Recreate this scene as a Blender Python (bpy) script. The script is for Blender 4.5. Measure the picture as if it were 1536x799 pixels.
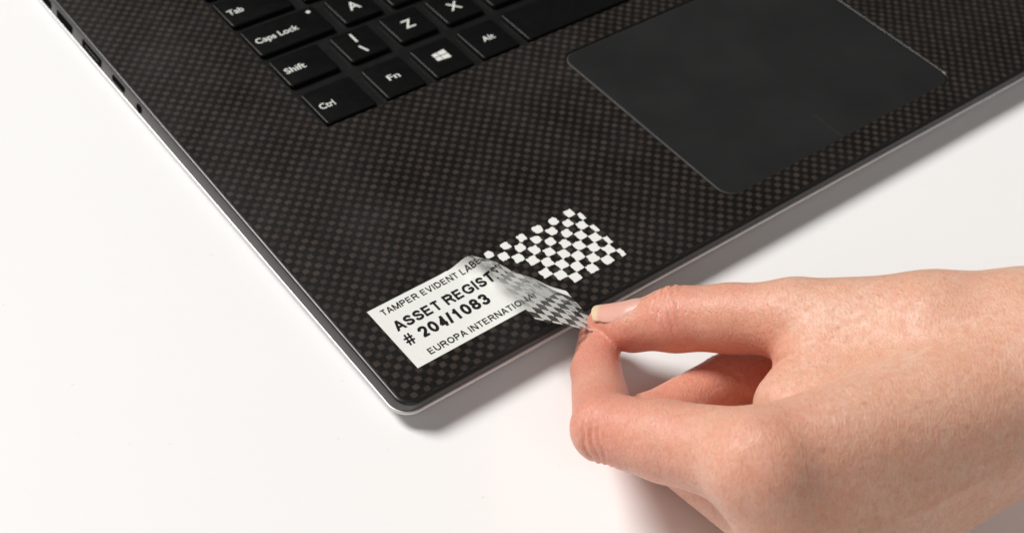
import bpy, bmesh, math, random
import numpy as np
from mathutils import Vector, Matrix, noise

random.seed(7)
S = 0.001                      # everything below is laid out in millimetres
for o in list(bpy.data.objects): bpy.data.objects.remove(o)
scene = bpy.context.scene
COL = scene.collection

# ------------------------------------------------------------------ camera
AZ, EL, ROLL, DIST, TX, TY, FPX = 0.8450, 0.8083, 0.0989, 382.45, 53.43, 24.65, 2034.5
FW = np.array([math.cos(EL)*math.cos(AZ), math.cos(EL)*math.sin(AZ), -math.sin(EL)])
_r = np.cross(FW, [0, 0, 1.0]); _r /= np.linalg.norm(_r); _u = np.cross(_r, FW)
RT = math.cos(ROLL)*_r + math.sin(ROLL)*_u
UP = -math.sin(ROLL)*_r + math.cos(ROLL)*_u
CAM = np.array([TX, TY, 0.0]) - FW*DIST
def at(px, py, z):
    """photo pixel -> point in mm at height z above the palm rest"""
    d = FW + (px-768.0)/FPX*RT - (py-399.5)/FPX*UP
    return CAM + d*((z-CAM[2])/d[2])
cd = bpy.data.cameras.new('camera'); cam = bpy.data.objects.new('camera', cd); COL.objects.link(cam)
cd.sensor_width = 36.0; cd.lens = FPX/1536.0*36.0
cd.clip_start = 0.01; cd.clip_end = 50
cam.matrix_world = Matrix(((RT[0], UP[0], -FW[0], CAM[0]*S), (RT[1], UP[1], -FW[1], CAM[1]*S), (RT[2], UP[2], -FW[2], CAM[2]*S), (0, 0, 0, 1)))
scene.camera = cam
cd.dof.use_dof = True; cd.dof.focus_distance = 0.347; cd.dof.aperture_fstop = 18.0

# ------------------------------------------------------------------ light
w = bpy.data.worlds.new('World'); scene.world = w; w.use_nodes = True
w.node_tree.nodes['Background'].inputs[0].default_value = (1.0, 0.99, 0.975, 1)
w.node_tree.nodes['Background'].inputs[1].default_value = 0.075
def area(name, direction, dist, size, power, target, color):
    ld = bpy.data.lights.new(name, 'AREA'); ld.shape = 'DISK'; ld.size = size; ld.energy = power; ld.color = color
    o = bpy.data.objects.new(name, ld); COL.objects.link(o)
    d = Vector(direction).normalized(); t = Vector(target)*S
    o.location = t + d*dist
    o.rotation_euler = d.to_track_quat('Z', 'Y').to_euler()
    return o
area('softbox', (-0.38, 0.72, 0.85), 5.0, 1.9, 282.0, (70, -10, 0), (1.0, 0.975, 0.945))
area('added_fill_light', (-0.35, -0.60, 0.75), 2.6, 1.8, 12.0, (70, -10, 0), (1.0, 0.985, 0.97))  # fill lamp added on the camera side to lift the shaded faces
vs = scene.view_settings
vs.view_transform = 'Standard'; vs.look = 'None'; vs.exposure = 0.0; vs.gamma = 1.0; vs.use_curve_mapping = False
scene.render.film_transparent = False
scene.cycles.max_bounces = 10; scene.cycles.transparent_max_bounces = 16
scene.cycles.caustics_reflective = False; scene.cycles.caustics_refractive = False

# ------------------------------------------------------------------ helpers
def obj(name, verts, faces, mat, parent=None, smooth=False, label=None, cat=None, group=None, kind=None):
    me = bpy.data.meshes.new(name)
    me.from_pydata([(v[0]*S, v[1]*S, v[2]*S) for v in verts], [], [list(map(int, f)) for f in faces])
    me.update()
    return link(name, me, mat, parent, smooth, label, cat, group, kind)
def link(name, me, mat, parent=None, smooth=False, label=None, cat=None, group=None, kind=None):
    if mat is not None:
        me.materials.clear(); me.materials.append(mat)
    if smooth:
        me.polygons.foreach_set('use_smooth', [True]*len(me.polygons))
    o = bpy.data.objects.new(name, me); COL.objects.link(o)
    if parent is not None: o.parent = parent
    if label: o['label'] = label
    if cat: o['category'] = cat
    if group: o['group'] = group
    if kind: o['kind'] = kind
    return o
def empty(name, label, cat, loc=(0, 0, 0), group=None):
    o = bpy.data.objects.new(name, None); COL.objects.link(o); o.location = Vector(loc)*S
    o.empty_display_size = 0.01
    o['label'] = label; o['category'] = cat
    if group: o['group'] = group
    return o
def bm_obj(name, bm, mat, parent=None, smooth=False, **k):
    me = bpy.data.meshes.new(name)
    for v in bm.verts: v.co *= S
    bm.to_mesh(me); bm.free()
    return link(name, me, mat, parent, smooth, **k)
def auto_smooth(o, deg=35):
    me = o.data
    me.polygons.foreach_set('use_smooth', [True]*len(me.polygons))
    me.set_sharp_from_angle(angle=math.radians(deg))
def rrect(x0, y0, x1, y1, r, n=8):
    pts = []
    for cx, cy, a0 in ((x1-r, y1-r, 0), (x0+r, y1-r, 90), (x0+r, y0+r, 180), (x1-r, y0+r, 270)):
        for i in range(n+1):
            a = math.radians(a0 + 90*i/n)
            pts.append((cx + r*math.cos(a), cy + r*math.sin(a)))
    return pts
def loft(loops, cap0=True, cap1=True):
    n = len(loops[0]); V = [p for L in loops for p in L]; F = []
    for k in range(len(loops)-1):
        for i in range(n):
            j = (i+1) % n
            F.append((k*n+i, k*n+j, (k+1)*n+j, (k+1)*n+i))
    if cap0: F.append(tuple(range(n))[::-1])
    if cap1: F.append(tuple((len(loops)-1)*n+i for i in range(n)))
    return V, F

class NT:
    """small node-tree writer"""
    def __init__(s, name):
        s.m = bpy.data.materials.new(name); s.m.use_nodes = True
        s.t = s.m.node_tree; s.n = s.t.nodes; s.l = s.t.links
        s.b = s.n['Principled BSDF']; s.out = s.n['Material Output']
    def node(s, typ, ins=None, **at_):
        n = s.n.new(typ)
        for k, v in at_.items(): setattr(n, k, v)
        for k, v in (ins or {}).items(): s.put(n.inputs[k], v)
        return n
    def put(s, sock, v):
        if hasattr(v, 'is_output'): s.l.new(v, sock)
        else: sock.default_value = v
    def math(s, op, *a, clamp=False):
        n = s.n.new('ShaderNodeMath'); n.operation = op; n.use_clamp = clamp
        for i, v in enumerate(a): s.put(n.inputs[i], v)
        return n.outputs[0]
    def mix(s, f, a, b):
        n = s.n.new('ShaderNodeMix'); n.data_type = 'RGBA'
        s.put(n.inputs[0], f); s.put(n.inputs[6], a); s.put(n.inputs[7], b)
        return n.outputs[2]
    def ramp(s, f, lo, hi, a=0.0, b=1.0):
        n = s.node('ShaderNodeMapRange', {0: f, 1: lo, 2: hi, 3: a, 4: b}); n.clamp = True
        return n.outputs[0]
    def noise(s, vec, scale, detail=2.0, rough=0.5, out=0):
        n = s.node('ShaderNodeTexNoise', {'Vector': vec, 'Scale': scale, 'Detail': detail, 'Roughness': rough})
        return n.outputs[out]
    def coord(s): return s.node('ShaderNodeTexCoord').outputs['Object']
    def mm(s):
        """object coordinates in millimetres"""
        n = s.node('ShaderNodeVectorMath', {0: s.coord(), 3: 1000.0}, operation='SCALE')
        return n.outputs[0]
    def bump(s, h, dist, strength=1.0, prev=None):
        n = s.node('ShaderNodeBump', {'Height': h, 'Distance': dist, 'Strength': strength})
        if prev is not None: s.l.new(prev, n.inputs['Normal'])
        return n.outputs[0]
    def set(s, **k):
        names = dict(color='Base Color', rough='Roughness', metal='Metallic', spec='Specular IOR Level', normal='Normal', ior='IOR',
                     coat='Coat Weight', coat_rough='Coat Roughness', trans='Transmission Weight', alpha='Alpha', sss='Subsurface Weight',
                     sss_radius='Subsurface Radius', sss_scale='Subsurface Scale', sheen='Sheen Weight', sheen_rough='Sheen Roughness', aniso='Anisotropic')
        for kk, v in k.items(): s.put(s.b.inputs[names[kk]], v)
        return s.m

def mat_plain(name, color, rough=0.5, metal=0.0, spec=0.5, grain=0.0, gscale=900):
    t = NT(name); c = t.coord()
    nz = t.noise(c, gscale, 3)
    col = t.mix(t.math('MULTIPLY', nz, 0.25), (*color, 1), (*[x*0.7 for x in color], 1))
    m = t.set(color=col, rough=t.ramp(t.noise(c, gscale*0.3, 2), 0.3, 0.7, rough*0.9, min(1, rough*1.1)), metal=metal, spec=spec)
    if grain: t.set(normal=t.bump(nz, grain*S))
    return m

# ------------------------------------------------------------------ materials
def make_carbon():
    t = NT('carbon_weave'); p = t.mm()
    warp = t.noise(p, 0.09, 2, out=1)
    pw = t.node('ShaderNodeVectorMath', {0: p, 1: warp}, operation='ADD').outputs[0]
    sx = t.node('ShaderNodeSeparateXYZ', {0: pw})
    T = 2.02
    u = t.math('DIVIDE', sx.outputs[0], T); v = t.math('DIVIDE', sx.outputs[1], T)
    fu = t.math('SUBTRACT', t.math('FRACT', u), 0.5); fv = t.math('SUBTRACT', t.math('FRACT', v), 0.5)
    par = t.math('MODULO', t.math('ADD', t.math('ADD', t.math('FLOOR', u), t.math('FLOOR', v)), 2000.0), 2.0)
    par = t.math('ROUND', par)                                   # 1 = tow running along x on top, 0 = tow along y
    cu = t.math('COSINE', t.math('MULTIPLY', fu, math.pi)); cv = t.math('COSINE', t.math('MULTIPLY', fv, math.pi))
    # height of the tow that is on top: arched along its run, rounded across
    hx = t.math('MULTIPLY', t.math('POWER', cv, 0.55), t.math('POWER', cu, 0.8))
    hy = t.math('MULTIPLY', t.math('POWER', cu, 0.55), t.math('POWER', cv, 0.8))
    hgt = t.math('ADD', t.math('MULTIPLY', hx, par), t.math('MULTIPLY', hy, t.math('SUBTRACT', 1.0, par)))
    # fine fibres along each tow
    str_x = t.noise(t.node('ShaderNodeVectorMath', {0: p, 1: (0.5, 9.0, 1.0)}, operation='MULTIPLY').outputs[0], 1.0, 3)
    str_y = t.noise(t.node('ShaderNodeVectorMath', {0: p, 1: (9.0, 0.5, 1.0)}, operation='MULTIPLY').outputs[0], 1.0, 3)
    blob = t.math('POWER', t.math('MULTIPLY', t.math('POWER', cu, 0.55), t.math('POWER', cv, 0.8)), 0.75)
    tone = t.math('MULTIPLY', t.ramp(blob, 0.0, 0.80), par)
    tone = t.math('MULTIPLY', tone, t.ramp(str_x, 0.25, 0.75, 0.55, 1.25))
    tone = t.math('MULTIPLY', tone, t.ramp(t.noise(p, 0.35, 2), 0.3, 0.7, 0.65, 1.15))
    cell = t.node('ShaderNodeCombineXYZ', {0: t.math('FLOOR', u), 1: t.math('FLOOR', v), 2: 0.0}).outputs[0]
    wn = t.node('ShaderNodeTexWhiteNoise', {'Vector': cell}, noise_dimensions='3D').outputs['Value']
    tone = t.math('MULTIPLY', tone, t.ramp(wn, 0.0, 1.0, 0.72, 1.15))
    dark = t.math('MULTIPLY', t.math('SUBTRACT', 1.0, par), t.ramp(str_y, 0.3, 0.8, 0.0, 0.16))
    tone = t.math('ADD', tone, dark, clamp=True)
    col = t.mix(tone, (0.0026, 0.0025, 0.0024, 1), (0.052, 0.0385, 0.031, 1))  # fibre sheen put into the colour: tows along x lighter, others dark
    n1 = t.bump(hgt, 0.02*S, 0.35)
    n2 = t.bump(t.noise(p, 6.0, 2), 0.004*S, 0.6, n1)
    return t.set(color=col, rough=t.ramp(t.noise(p, 0.018, 3, 0.6), 0.35, 0.65, 0.37, 0.53), spec=t.ramp(t.noise(p, 0.05, 4, 0.6), 0.3, 0.7, 0.22, 0.46), normal=n2)
M = {}
M['carbon'] = make_carbon()
M['rubber'] = mat_plain('soft_black_edge', (0.012, 0.0115, 0.011), 0.33, grain=0.004)
M['band'] = mat_plain('grey_metal_side', (0.135, 0.13, 0.127), 0.42, metal=0.85, gscale=2500)
M['silver'] = mat_plain('brushed_aluminium', (0.74, 0.73, 0.725), 0.45, metal=0.55, gscale=2500)
M['key'] = mat_plain('key_plastic', (0.0032, 0.0032, 0.0033), 0.36, spec=0.22)
M['well'] = mat_plain('keyboard_tray', (0.004, 0.004, 0.0042), 0.5, spec=0.25)
M['legend'] = mat_plain('legend_print', (0.80, 0.81, 0.77), 0.6)
M['pad'] = mat_plain('touchpad_glass', (0.0125, 0.0127, 0.013), 0.48, spec=0.5, gscale=6000)
def _smudged(m):
    t = NT.__new__(NT); t.m = m; t.t = m.node_tree; t.n = t.t.nodes; t.l = t.t.links; t.b = t.n['Principled BSDF']; t.out = t.n['Material Output']; p = t.mm()
    t.set(rough=t.ramp(t.noise(p, 0.02, 3, 0.6), 0.35, 0.65, 0.42, 0.54), spec=t.ramp(t.noise(p, 0.03, 4, 0.65), 0.3, 0.7, 0.36, 0.56))
_smudged(M['pad'])
M['padedge'] = mat_plain('touchpad_chamfer', (0.05, 0.049, 0.048), 0.6, spec=0.2)
M['padline'] = mat_plain('touchpad_line', (0.030, 0.027, 0.024), 0.5)
M['port'] = mat_plain('port_hole_dark', (0.004, 0.004, 0.004), 0.9, spec=0.02)
M['tongue'] = mat_plain('port_tongue', (0.10, 0.095, 0.09), 0.5)
M['ink'] = mat_plain('black_ink', (0.008, 0.008, 0.009), 0.6, spec=0.2)
M['paper'] = mat_plain('white_label_layer', (0.90, 0.915, 0.875), 0.42, grain=0.003)
def _translucent(m, f):
    t = m.node_tree; out = t.nodes['Material Output']; b_ = t.nodes['Principled BSDF']
    tr = t.nodes.new('ShaderNodeBsdfTranslucent'); tr.inputs[0].default_value = (0.92, 0.93, 0.90, 1); mx = t.nodes.new('ShaderNodeMixShader')
    mx.inputs[0].default_value = f; t.links.new(b_.outputs[0], mx.inputs[1]); t.links.new(tr.outputs[0], mx.inputs[2]); t.links.new(mx.outputs[0], out.inputs[0])
M['flake'] = mat_plain('white_film_squares', (0.90, 0.915, 0.875), 0.4); _translucent(M['flake'], 0.3)
M['residue'] = mat_plain('white_residue', (0.90, 0.915, 0.88), 0.6, grain=0.01, gscale=3000)
M['foot'] = mat_plain('rubber_foot', (0.02, 0.02, 0.02), 0.7)
M['screen'] = mat_plain('screen_glass', (0.008, 0.008, 0.009), 0.12)
def make_table():
    t = NT('white_tabletop'); p = t.mm()
    n = t.noise(p, 0.02, 3); g = t.noise(p, 1.5, 2)
    col = t.mix(t.math('MULTIPLY', n, 0.6), (0.945, 0.948, 0.948, 1), (0.92, 0.922, 0.92, 1))
    spk = t.ramp(t.noise(p, 0.55, 0), 0.84, 0.90)
    col = t.mix(t.math('MULTIPLY', spk, 0.25), col, (0.6, 0.58, 0.56, 1))
    return t.set(color=col, rough=0.5, spec=0.25, normal=t.bump(g, 0.006*S, 0.5))
M['table'] = make_table()
def make_film():
    t = NT('clear_label_film')
    tr = t.node('ShaderNodeBsdfTransparent', {0: (0.80, 0.81, 0.82, 1)})
    d1 = t.node('ShaderNodeBsdfTranslucent', {0: (0.74, 0.75, 0.75, 1)}); d2 = t.node('ShaderNodeBsdfDiffuse', {0: (0.74, 0.75, 0.75, 1)})
    df = t.node('ShaderNodeMixShader', {0: 0.5, 1: d1.outputs[0], 2: d2.outputs[0]})
    gl = t.node('ShaderNodeBsdfGlossy', {0: (1, 1, 1, 1), 1: 0.12})
    m1 = t.node('ShaderNodeMixShader', {0: t.ramp(t.noise(t.mm(), 0.5, 3), 0.3, 0.72, 0.04, 0.20), 1: tr.outputs[0], 2: df.outputs[0]})
    lw = t.node('ShaderNodeLayerWeight', {0: 0.5}).outputs['Facing']
    fr = t.math('ADD', 0.035, t.math('MULTIPLY', t.math('POWER', lw, 5.0), 0.6))
    m2 = t.node('ShaderNodeMixShader', {0: fr, 1: m1.outputs[0], 2: gl.outputs[0]})
    t.l.new(m2.outputs[0], t.out.inputs[0])
    return t.m
M['film'] = make_film()

# ------------------------------------------------------------------ table
TZ = -8.6
obj('tabletop', [(-1500, -1500, TZ), (1900, -1500, TZ), (1900, 1900, TZ), (-1500, 1900, TZ)], [(0, 1, 2, 3)], M['table'], kind='structure')

# ------------------------------------------------------------------ laptop
W, D = 355.0, 235.0
lap = empty('laptop', 'open black laptop with carbon-weave palm rest and silver lower edge', 'laptop', (0, 0, 0))
KX0, KX1, KY0, KY1 = 41.2, W-41.2, 103.2, 212.5              # keyboard tray opening
PX0, PX1, PY0, PY1 = 125.2, 230.0, 11.0, 91.7                # touchpad
# deck: top sheet with two openings, rolled lip, opening walls
def ring(off, z, r=5.0):
    return [(x, y, z) for x, y in rrect(-off, -off, W+off, D+off, r+off, 10)]
def build_deck():
    bm = bmesh.new()
    def loop(pts): return [bm.verts.new(p) for p in pts]
    def bridge(a, b):
        n = len(a)
        for i in range(n): bm.faces.new((a[i], a[(i+1) % n], b[(i+1) % n], b[i]))
    outer = loop(ring(-1.15, 0.0))
    lip = [loop(ring(-0.75, -0.02)), loop(ring(-0.4, -0.13)), loop(ring(-0.12, -0.36)), loop(ring(0, -0.7)), loop(ring(-0.05, -1.0)), loop(ring(-0.6, -1.05))]
    prev = outer
    for L in lip: bridge(L, prev); prev = L
    holes = []
    for (x0, y0, x1, y1, r, dep) in ((KX0, KY0, KX1, KY1, 1.6, 1.9), (PX0-0.45, PY0-0.45, PX1+0.45, PY1+0.45, 5.2, 1.0)):
        pts = rrect(x0, y0, x1, y1, r, 8)
        a = loop([(x, y, 0) for x, y in pts]); b = loop([(x, y, -0.12) for x, y in rrect(x0+.12, y0+.12, x1-.12, y1-.12, r, 8)])
        c = loop([(x, y, -dep) for x, y in rrect(x0+.12, y0+.12, x1-.12, y1-.12, r, 8)])
        bridge(a, b); bridge(b, c); holes.append(a)
    edges = []
    for L in [outer]+holes:
        n = len(L)
        for i in range(n):
            e = bm.edges.get((L[i], L[(i+1) % n])); edges.append(e)
    bmesh.ops.triangle_fill(bm, edges=edges, use_beauty=True, use_dissolve=False, normal=(0, 0, 1))
    bmesh.ops.recalc_face_normals(bm, faces=bm.faces[:])
    return bm
deck = bm_obj('palm_rest', build_deck(), M['carbon'], lap)
deck.data.materials.append(M['rubber'])
for pl in deck.data.polygons:
    c = pl.center
    if c.z < -0.00001: pl.material_index = 1
auto_smooth(deck, 40)
for pl in deck.data.polygons:
    if pl.material_index == 0: pl.use_smooth = False
# side band and silver tub
def zb(y, a, k): return a - k*max(0.0, y)
def sring(offl, offf, za, k, r=5.0):
    out = []
    for x, y in dense(rrect(-offl, -offf, W+offl, D+1, r, 10)): out.append((x, y, zb(y, za, k)))
    return out
def dense(pts, n=11, m=24):
    out = []
    for i, p in enumerate(pts):
        out.append(p)
        if i % n == n-1:
            q = pts[(i+1) % len(pts)]
            out += [(p[0]+(q[0]-p[0])*j/m, p[1]+(q[1]-p[1])*j/m) for j in range(1, m)]
    return out
V, F = loft([sring(-0.55, -0.55, -1.02, 0), sring(-0.08, -0.05, -1.06, 0, 5.2), sring(0.05, -0.02, -1.25, 0, 5.3), sring(0.65, -0.25, -2.6, .006, 5.8), sring(0.85, -0.35, -3.35, .010, 6)], False, False)
band = obj('side_band', V, F, M['band'], lap)
auto_smooth(band, 50)
V, F = loft([sring(0.80, -0.42, -3.36, .010, 6), sring(1.04, -0.14, -3.42, .010, 6), sring(1.15, 0.04, -3.60, .010, 6), sring(1.15, 0.14, -3.95, .010, 6), sring(1.02, 0.10, -4.35, .010, 6), sring(0.6, -1.0, -4.8, .011, 6), sring(-2, -4, -5.6, .009, 6), sring(-7, -9, -6.6, .006, 8)], False, True)
tub = obj('bottom_cover', V, F, M['silver'], lap)
auto_smooth(tub, 50)
for (x0, x1, y0, y1) in ((30, W-30, 16, 24), (30, W-30, D-26, D-16)):
    V, F = loft([[(x, y, -6.5) for x, y in rrect(x0, y0, x1, y1, 3.5, 6)], [(x, y, TZ+.02) for x, y in rrect(x0+.5, y0+.5, x1-.5, y1-.5, 3.0, 6)]])
    obj('foot', V, F, M['foot'], lap)
# ports on the left side: each a raised black plate painting in the hole's darkness, with a tongue where one shows
def port(ya, yb, zc, h, r, tongue):
    cut = []
    pts = rrect(ya, zc-h/2, yb, zc+h/2, r, 6)
    def xw(z, y=(ya+yb)/2):
        z3, z4 = -2.6-.006*y, -3.35-.010*y
        return -(0.05+0.60*(-1.25-z)/(-1.25-z3) if z > z3 else 0.65+0.20*(z3-z)/(z3-z4))
    n = len(pts)
    fr = [(xw(z)-0.10, y, z) for y, z in pts]
    cy, cz = (ya+yb)/2, zc
    def sc(f, x): return [((xw(z) if x is None else x)-0.0, cy+(y-cy)*(1-f/((yb-ya)/2)), cz+(z-cz)*(1-f/(h/2))) for y, z in pts]
    rim = sc(0.16, None); rim = [(x-0.11, y, z) for x, y, z in rim]
    inn = sc(0.22, None); inn = [(x-0.08, y, z) for x, y, z in inn]
    V, F = loft([fr, rim, inn], False, True)
    p = obj('port', V, F, M['port'], lap)
    if tongue:
        b = bmesh.new(); bmesh.ops.create_cube(b, size=1)
        for v in b.verts: v.co = Vector((xw(zc)-0.085+v.co.x*.05, cy+v.co.y*(yb-ya)*tongue, zc-0.35+v.co.z*h*.3))
        bm_obj('port_tongue', b, M['tongue'], p)
    return p
port(208.5, 215.5, -3.3, 3.0, 1.25, 0)
port(192.4, 204.2, -3.2, 3.1, 0.6, 0)
port(171.2, 185.0, -2.9, 2.9, 0.35, 0.7)
port(154.9, 163.6, -2.6, 2.1, 0.9, 0)
port(143.4, 146.8, -2.75, 2.6, 1.17, 0)
# touchpad
def build_touchpad():
    V, F = loft([[(x, y, -0.9) for x, y in rrect(PX0, PY0, PX1, PY1, 5, 10)], [(x, y, -0.42) for x, y in rrect(PX0, PY0, PX1, PY1, 5, 10)],
                 [(x, y, -0.16) for x, y in rrect(PX0+.38, PY0+.38, PX1-.38, PY1-.38, 4.7, 10)]], True, False)
    e = obj('touchpad', V, F, M['padedge'], lap); auto_smooth(e, 30)
    V, F = loft([[(x, y, -0.165) for x, y in rrect(PX0+.36, PY0+.36, PX1-.36, PY1-.36, 4.7, 10)], [(x, y, -0.13) for x, y in rrect(PX0+.45, PY0+.45, PX1-.45, PY1-.45, 4.6, 10)]], False, True)
    obj('glass_surface', V, F, M['pad'], e)
    obj('divider_line', [(175.85, PY0+.8, -.126), (176.2, PY0+.8, -.126), (176.2, 23.7, -.126), (175.85, 23.7, -.126)], [(0, 1, 2, 3)], M['padline'], e)
build_touchpad()
# keyboard tray
obj('keyboard_tray', [(KX0-2, KY0-2, -1.85), (KX1+2, KY0-2, -1.85), (KX1+2, KY1+2, -1.85), (KX0-2, KY1+2, -1.85)], [(0, 1, 2, 3)], M['well'], lap)

def text_mesh(body, bold=0.0, spacing=1.0):
    """flat outline mesh of a word, origin at its baseline-left, unit = cap height 1; returns verts, faces, width"""
    cu = bpy.data.curves.new('t', 'FONT'); cu.body = body; cu.size = 1.0; cu.offset = bold; cu.space_character = spacing; cu.resolution_u = 4
    o = bpy.data.objects.new('t', cu); COL.objects.link(o)
    dg = bpy.context.evaluated_depsgraph_get(); dg.update()
    me = bpy.data.meshes.new_from_object(o.evaluated_get(dg))
    bpy.data.objects.remove(o); bpy.data.curves.remove(cu)
    return me
def text_verts(body, bold=0.0, spacing=1.0):
    me = text_mesh(body, bold, spacing)
    co = np.array([v.co[:] for v in me.vertices]); faces = [tuple(p.vertices) for p in me.polygons]
    bpy.data.meshes.remove(me)
    co[:, 0] -= co[:, 0].min(); 
    return co, faces
CAPH = None
def cap_height():
    global CAPH
    if CAPH is None:
        co, _ = text_verts('H'); CAPH = co[:, 1].max()
    return CAPH
def legend(body, x, y, caph, parent, z, width=None, bold=0.012, center=False):
    co, fc = text_verts(body, bold)
    s = caph/cap_height(); sx = s if width is None else width/co[:, 0].max()
    co = co*[sx, s, 0]
    if center: co[:, 0] -= co[:, 0].max()/2; co[:, 1] -= caph/2
    return obj('legend', [(a+x, b+y, z) for a, b, _ in co], fc, M['legend'], parent)
KZ = -0.25
def key(x, y, wd, ht, z=KZ):
    """square-topped low key with a fine bevel and slightly flared skirt"""
    def L(i, z_, r): return [(a, b, z_) for a, b in rrect(x+i, y+i, x+wd-i, y+ht-i, r, 4)]
    V, F = loft([L(-0.25, z-1.3, 1.0), L(-0.22, z-0.5, 1.0), L(-0.06, z-0.16, 0.9), L(0.12, z-0.03, 0.8), L(0.34, z, 0.7)], False, True)
    o = obj('key', V, F, M['key'], lap); auto_smooth(o, 45)
    return o
P = 19.0; X0 = 43.2
rows = [
  (104.9, 16.3, [('Ctrl', 43.2, 17.9), ('Fn', 65.7, 14.6), ('win', 84.7, 14.6), ('Alt', 103.7, 14.6), ('', 122.6, 85.0), ('Alt Gr', 212.0, 14.6), ('Ctrl', 231.0, 19.0), ('', 254.4, 14.6), ('', 273.4, 14.6), ('', 292.4, 14.6)]),
  (126.6, 14.5, [('Shift', 43.2, 17.9), ('\\', 66.2, 14.6)] + [(c, 85.6+19*i, 14.6) for i, c in enumerate('ZXCVBNM,./')] + [('Shift', 275.6, 31.6)]),
  (145.0, 14.5, [('Caps Lock', 43.2, 27.8)] + [(c, 75.6+19*i, 14.6) for i, c in enumerate("ASDFGHJKL;'#")] + [('', 303.5, 4.0)]),
  (163.4, 14.5, [('Tab', 43.2, 23.0)] + [(c, 70.8+19*i, 14.6) for i, c in enumerate('QWERTYUIOP[]')] + [('Enter', 298.8, 9.0)]),
  (181.8, 14.5, [('`', 43.2, 13.4)] + [(c, 61.2+19*i, 14.6) for i, c in enumerate('1234567890-=')] + [('', 289.2, 18.5)]),
  (200.2, 9.5, [('Esc', 43.2, 13.4)] + [('F%d' % (i+1), 61.2+18.1*i, 13.8) for i in range(12)] + [('', 279.0, 28.7)]),
]
def quad_strip(pts, wd):
    """thin bar between two points in the key plane"""
    (ax, ay), (bx, by) = pts
    dx, dy = bx-ax, by-ay; L = math.hypot(dx, dy); nx, ny = -dy/L*wd/2, dx/L*wd/2
    return [(ax+nx, ay+ny), (bx+nx, by+ny), (bx-nx, by-ny), (ax-nx, ay-ny)]
for (ky, kh, ks) in rows:
    for (nm, kx, kw) in ks:
        if kx + kw > KX1 - 1: kw = KX1 - 1 - kx
        k = key(kx, ky, kw, kh)
        zt = KZ + 0.012
        if nm in ('Ctrl', 'Shift', 'Caps Lock', 'Tab', 'Alt Gr', 'Enter', 'Esc'):
            wd = {'Ctrl': 5.2, 'Shift': 7.3, 'Caps Lock': 15.8, 'Tab': 5.6, 'Alt Gr': 7.0, 'Enter': 6.5, 'Esc': 5.0}[nm]
            legend(nm, kx+1.9, ky+(6.6 if kh > 15 else (3.0 if kh < 10 else 5.8)), 2.55, k, zt, wd, bold=0.014)
            if nm == 'Caps Lock':
                c = [(68.1+0.75*math.cos(a*math.pi/8), 157.2+0.75*math.sin(a*math.pi/8), zt) for a in range(16)]
                obj('indicator_dot', c, [tuple(range(16))], M['legend'], k)
        elif nm in ('Fn', 'Alt'):
            legend(nm, kx+5.2, ky+7.1, 2.5, k, zt, 4.3 if nm == 'Fn' else 4.7, bold=0.012)
        elif nm == 'win':
            cx, cy = 92.3, 113.8
            for (ax, ay, bx, by) in ((-2.55, -2.0, -0.55, -0.18), (-2.55, 0.18, -0.55, 2.0), (-0.3, -2.35, 2.6, -0.18), (-0.3, 0.18, 2.6, 2.35)):
                tl = 0.12 if bx < 0 else 0.3
                lo0, lo1 = (ay+tl if ay < -1 else ay), ay
                hi0, hi1 = (by-tl if by > 1 else by), by
                obj('legend', [(cx+ax, cy+lo0, zt), (cx+bx, cy+lo1, zt), (cx+bx, cy+hi1, zt), (cx+ax, cy+hi0, zt)], [(0, 1, 2, 3)], M['legend'], k)
        elif nm == '\\':
            for pts in (((73.2, 139.3), (73.15, 134.6)), ((72.3, 132.4), (73.7, 128.7))):
                q = quad_strip(pts, 0.75)
                obj('legend', [(a, b, zt) for a, b in q], [(0, 1, 2, 3)], M['legend'], k)
        elif len(nm) == 1:
            legend(nm, kx+kw/2, ky+kh/2, 4.2 if nm.isalpha() else 3.4, k, zt, bold=0.01, center=True)
        elif nm:
            legend(nm, kx+kw/2, ky+kh/2, 2.3, k, zt, center=True)
# lid, opened back behind the keyboard (out of the picture, but it is what the deck mirrors)
def lid():
    a = math.radians(124); ca, sa = math.cos(a), math.sin(a); y0, z0 = D+2.0, 1.0
    def pl(u, v, n): return (u, y0 - ca*v + sa*n, z0 + sa*v + ca*n)
    b0 = [pl(x, y, 6.5) for x, y in rrect(0, 0, W, D-5, 6, 8)]; b1 = [pl(x, y, 5.9) for x, y in rrect(-.5, -.5, W+.5, D-4.5, 6.5, 8)]
    b2 = [pl(x, y, 0.4) for x, y in rrect(-.5, -.5, W+.5, D-4.5, 6.5, 8)]; b3 = [pl(x, y, 0) for x, y in rrect(0, 0, W, D-5, 6, 8)]
    V, F = loft([b0, b1, b2, b3]); l = obj('lid', V, F, M['silver'], lap); auto_smooth(l, 40)
    b4 = [pl(x, y, -0.05) for x, y in rrect(.6, .6, W-.6, D-5.6, 5.6, 8)]
    obj('screen', b4, [tuple(range(len(b4)))], M['screen'], l)
lid()

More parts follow.
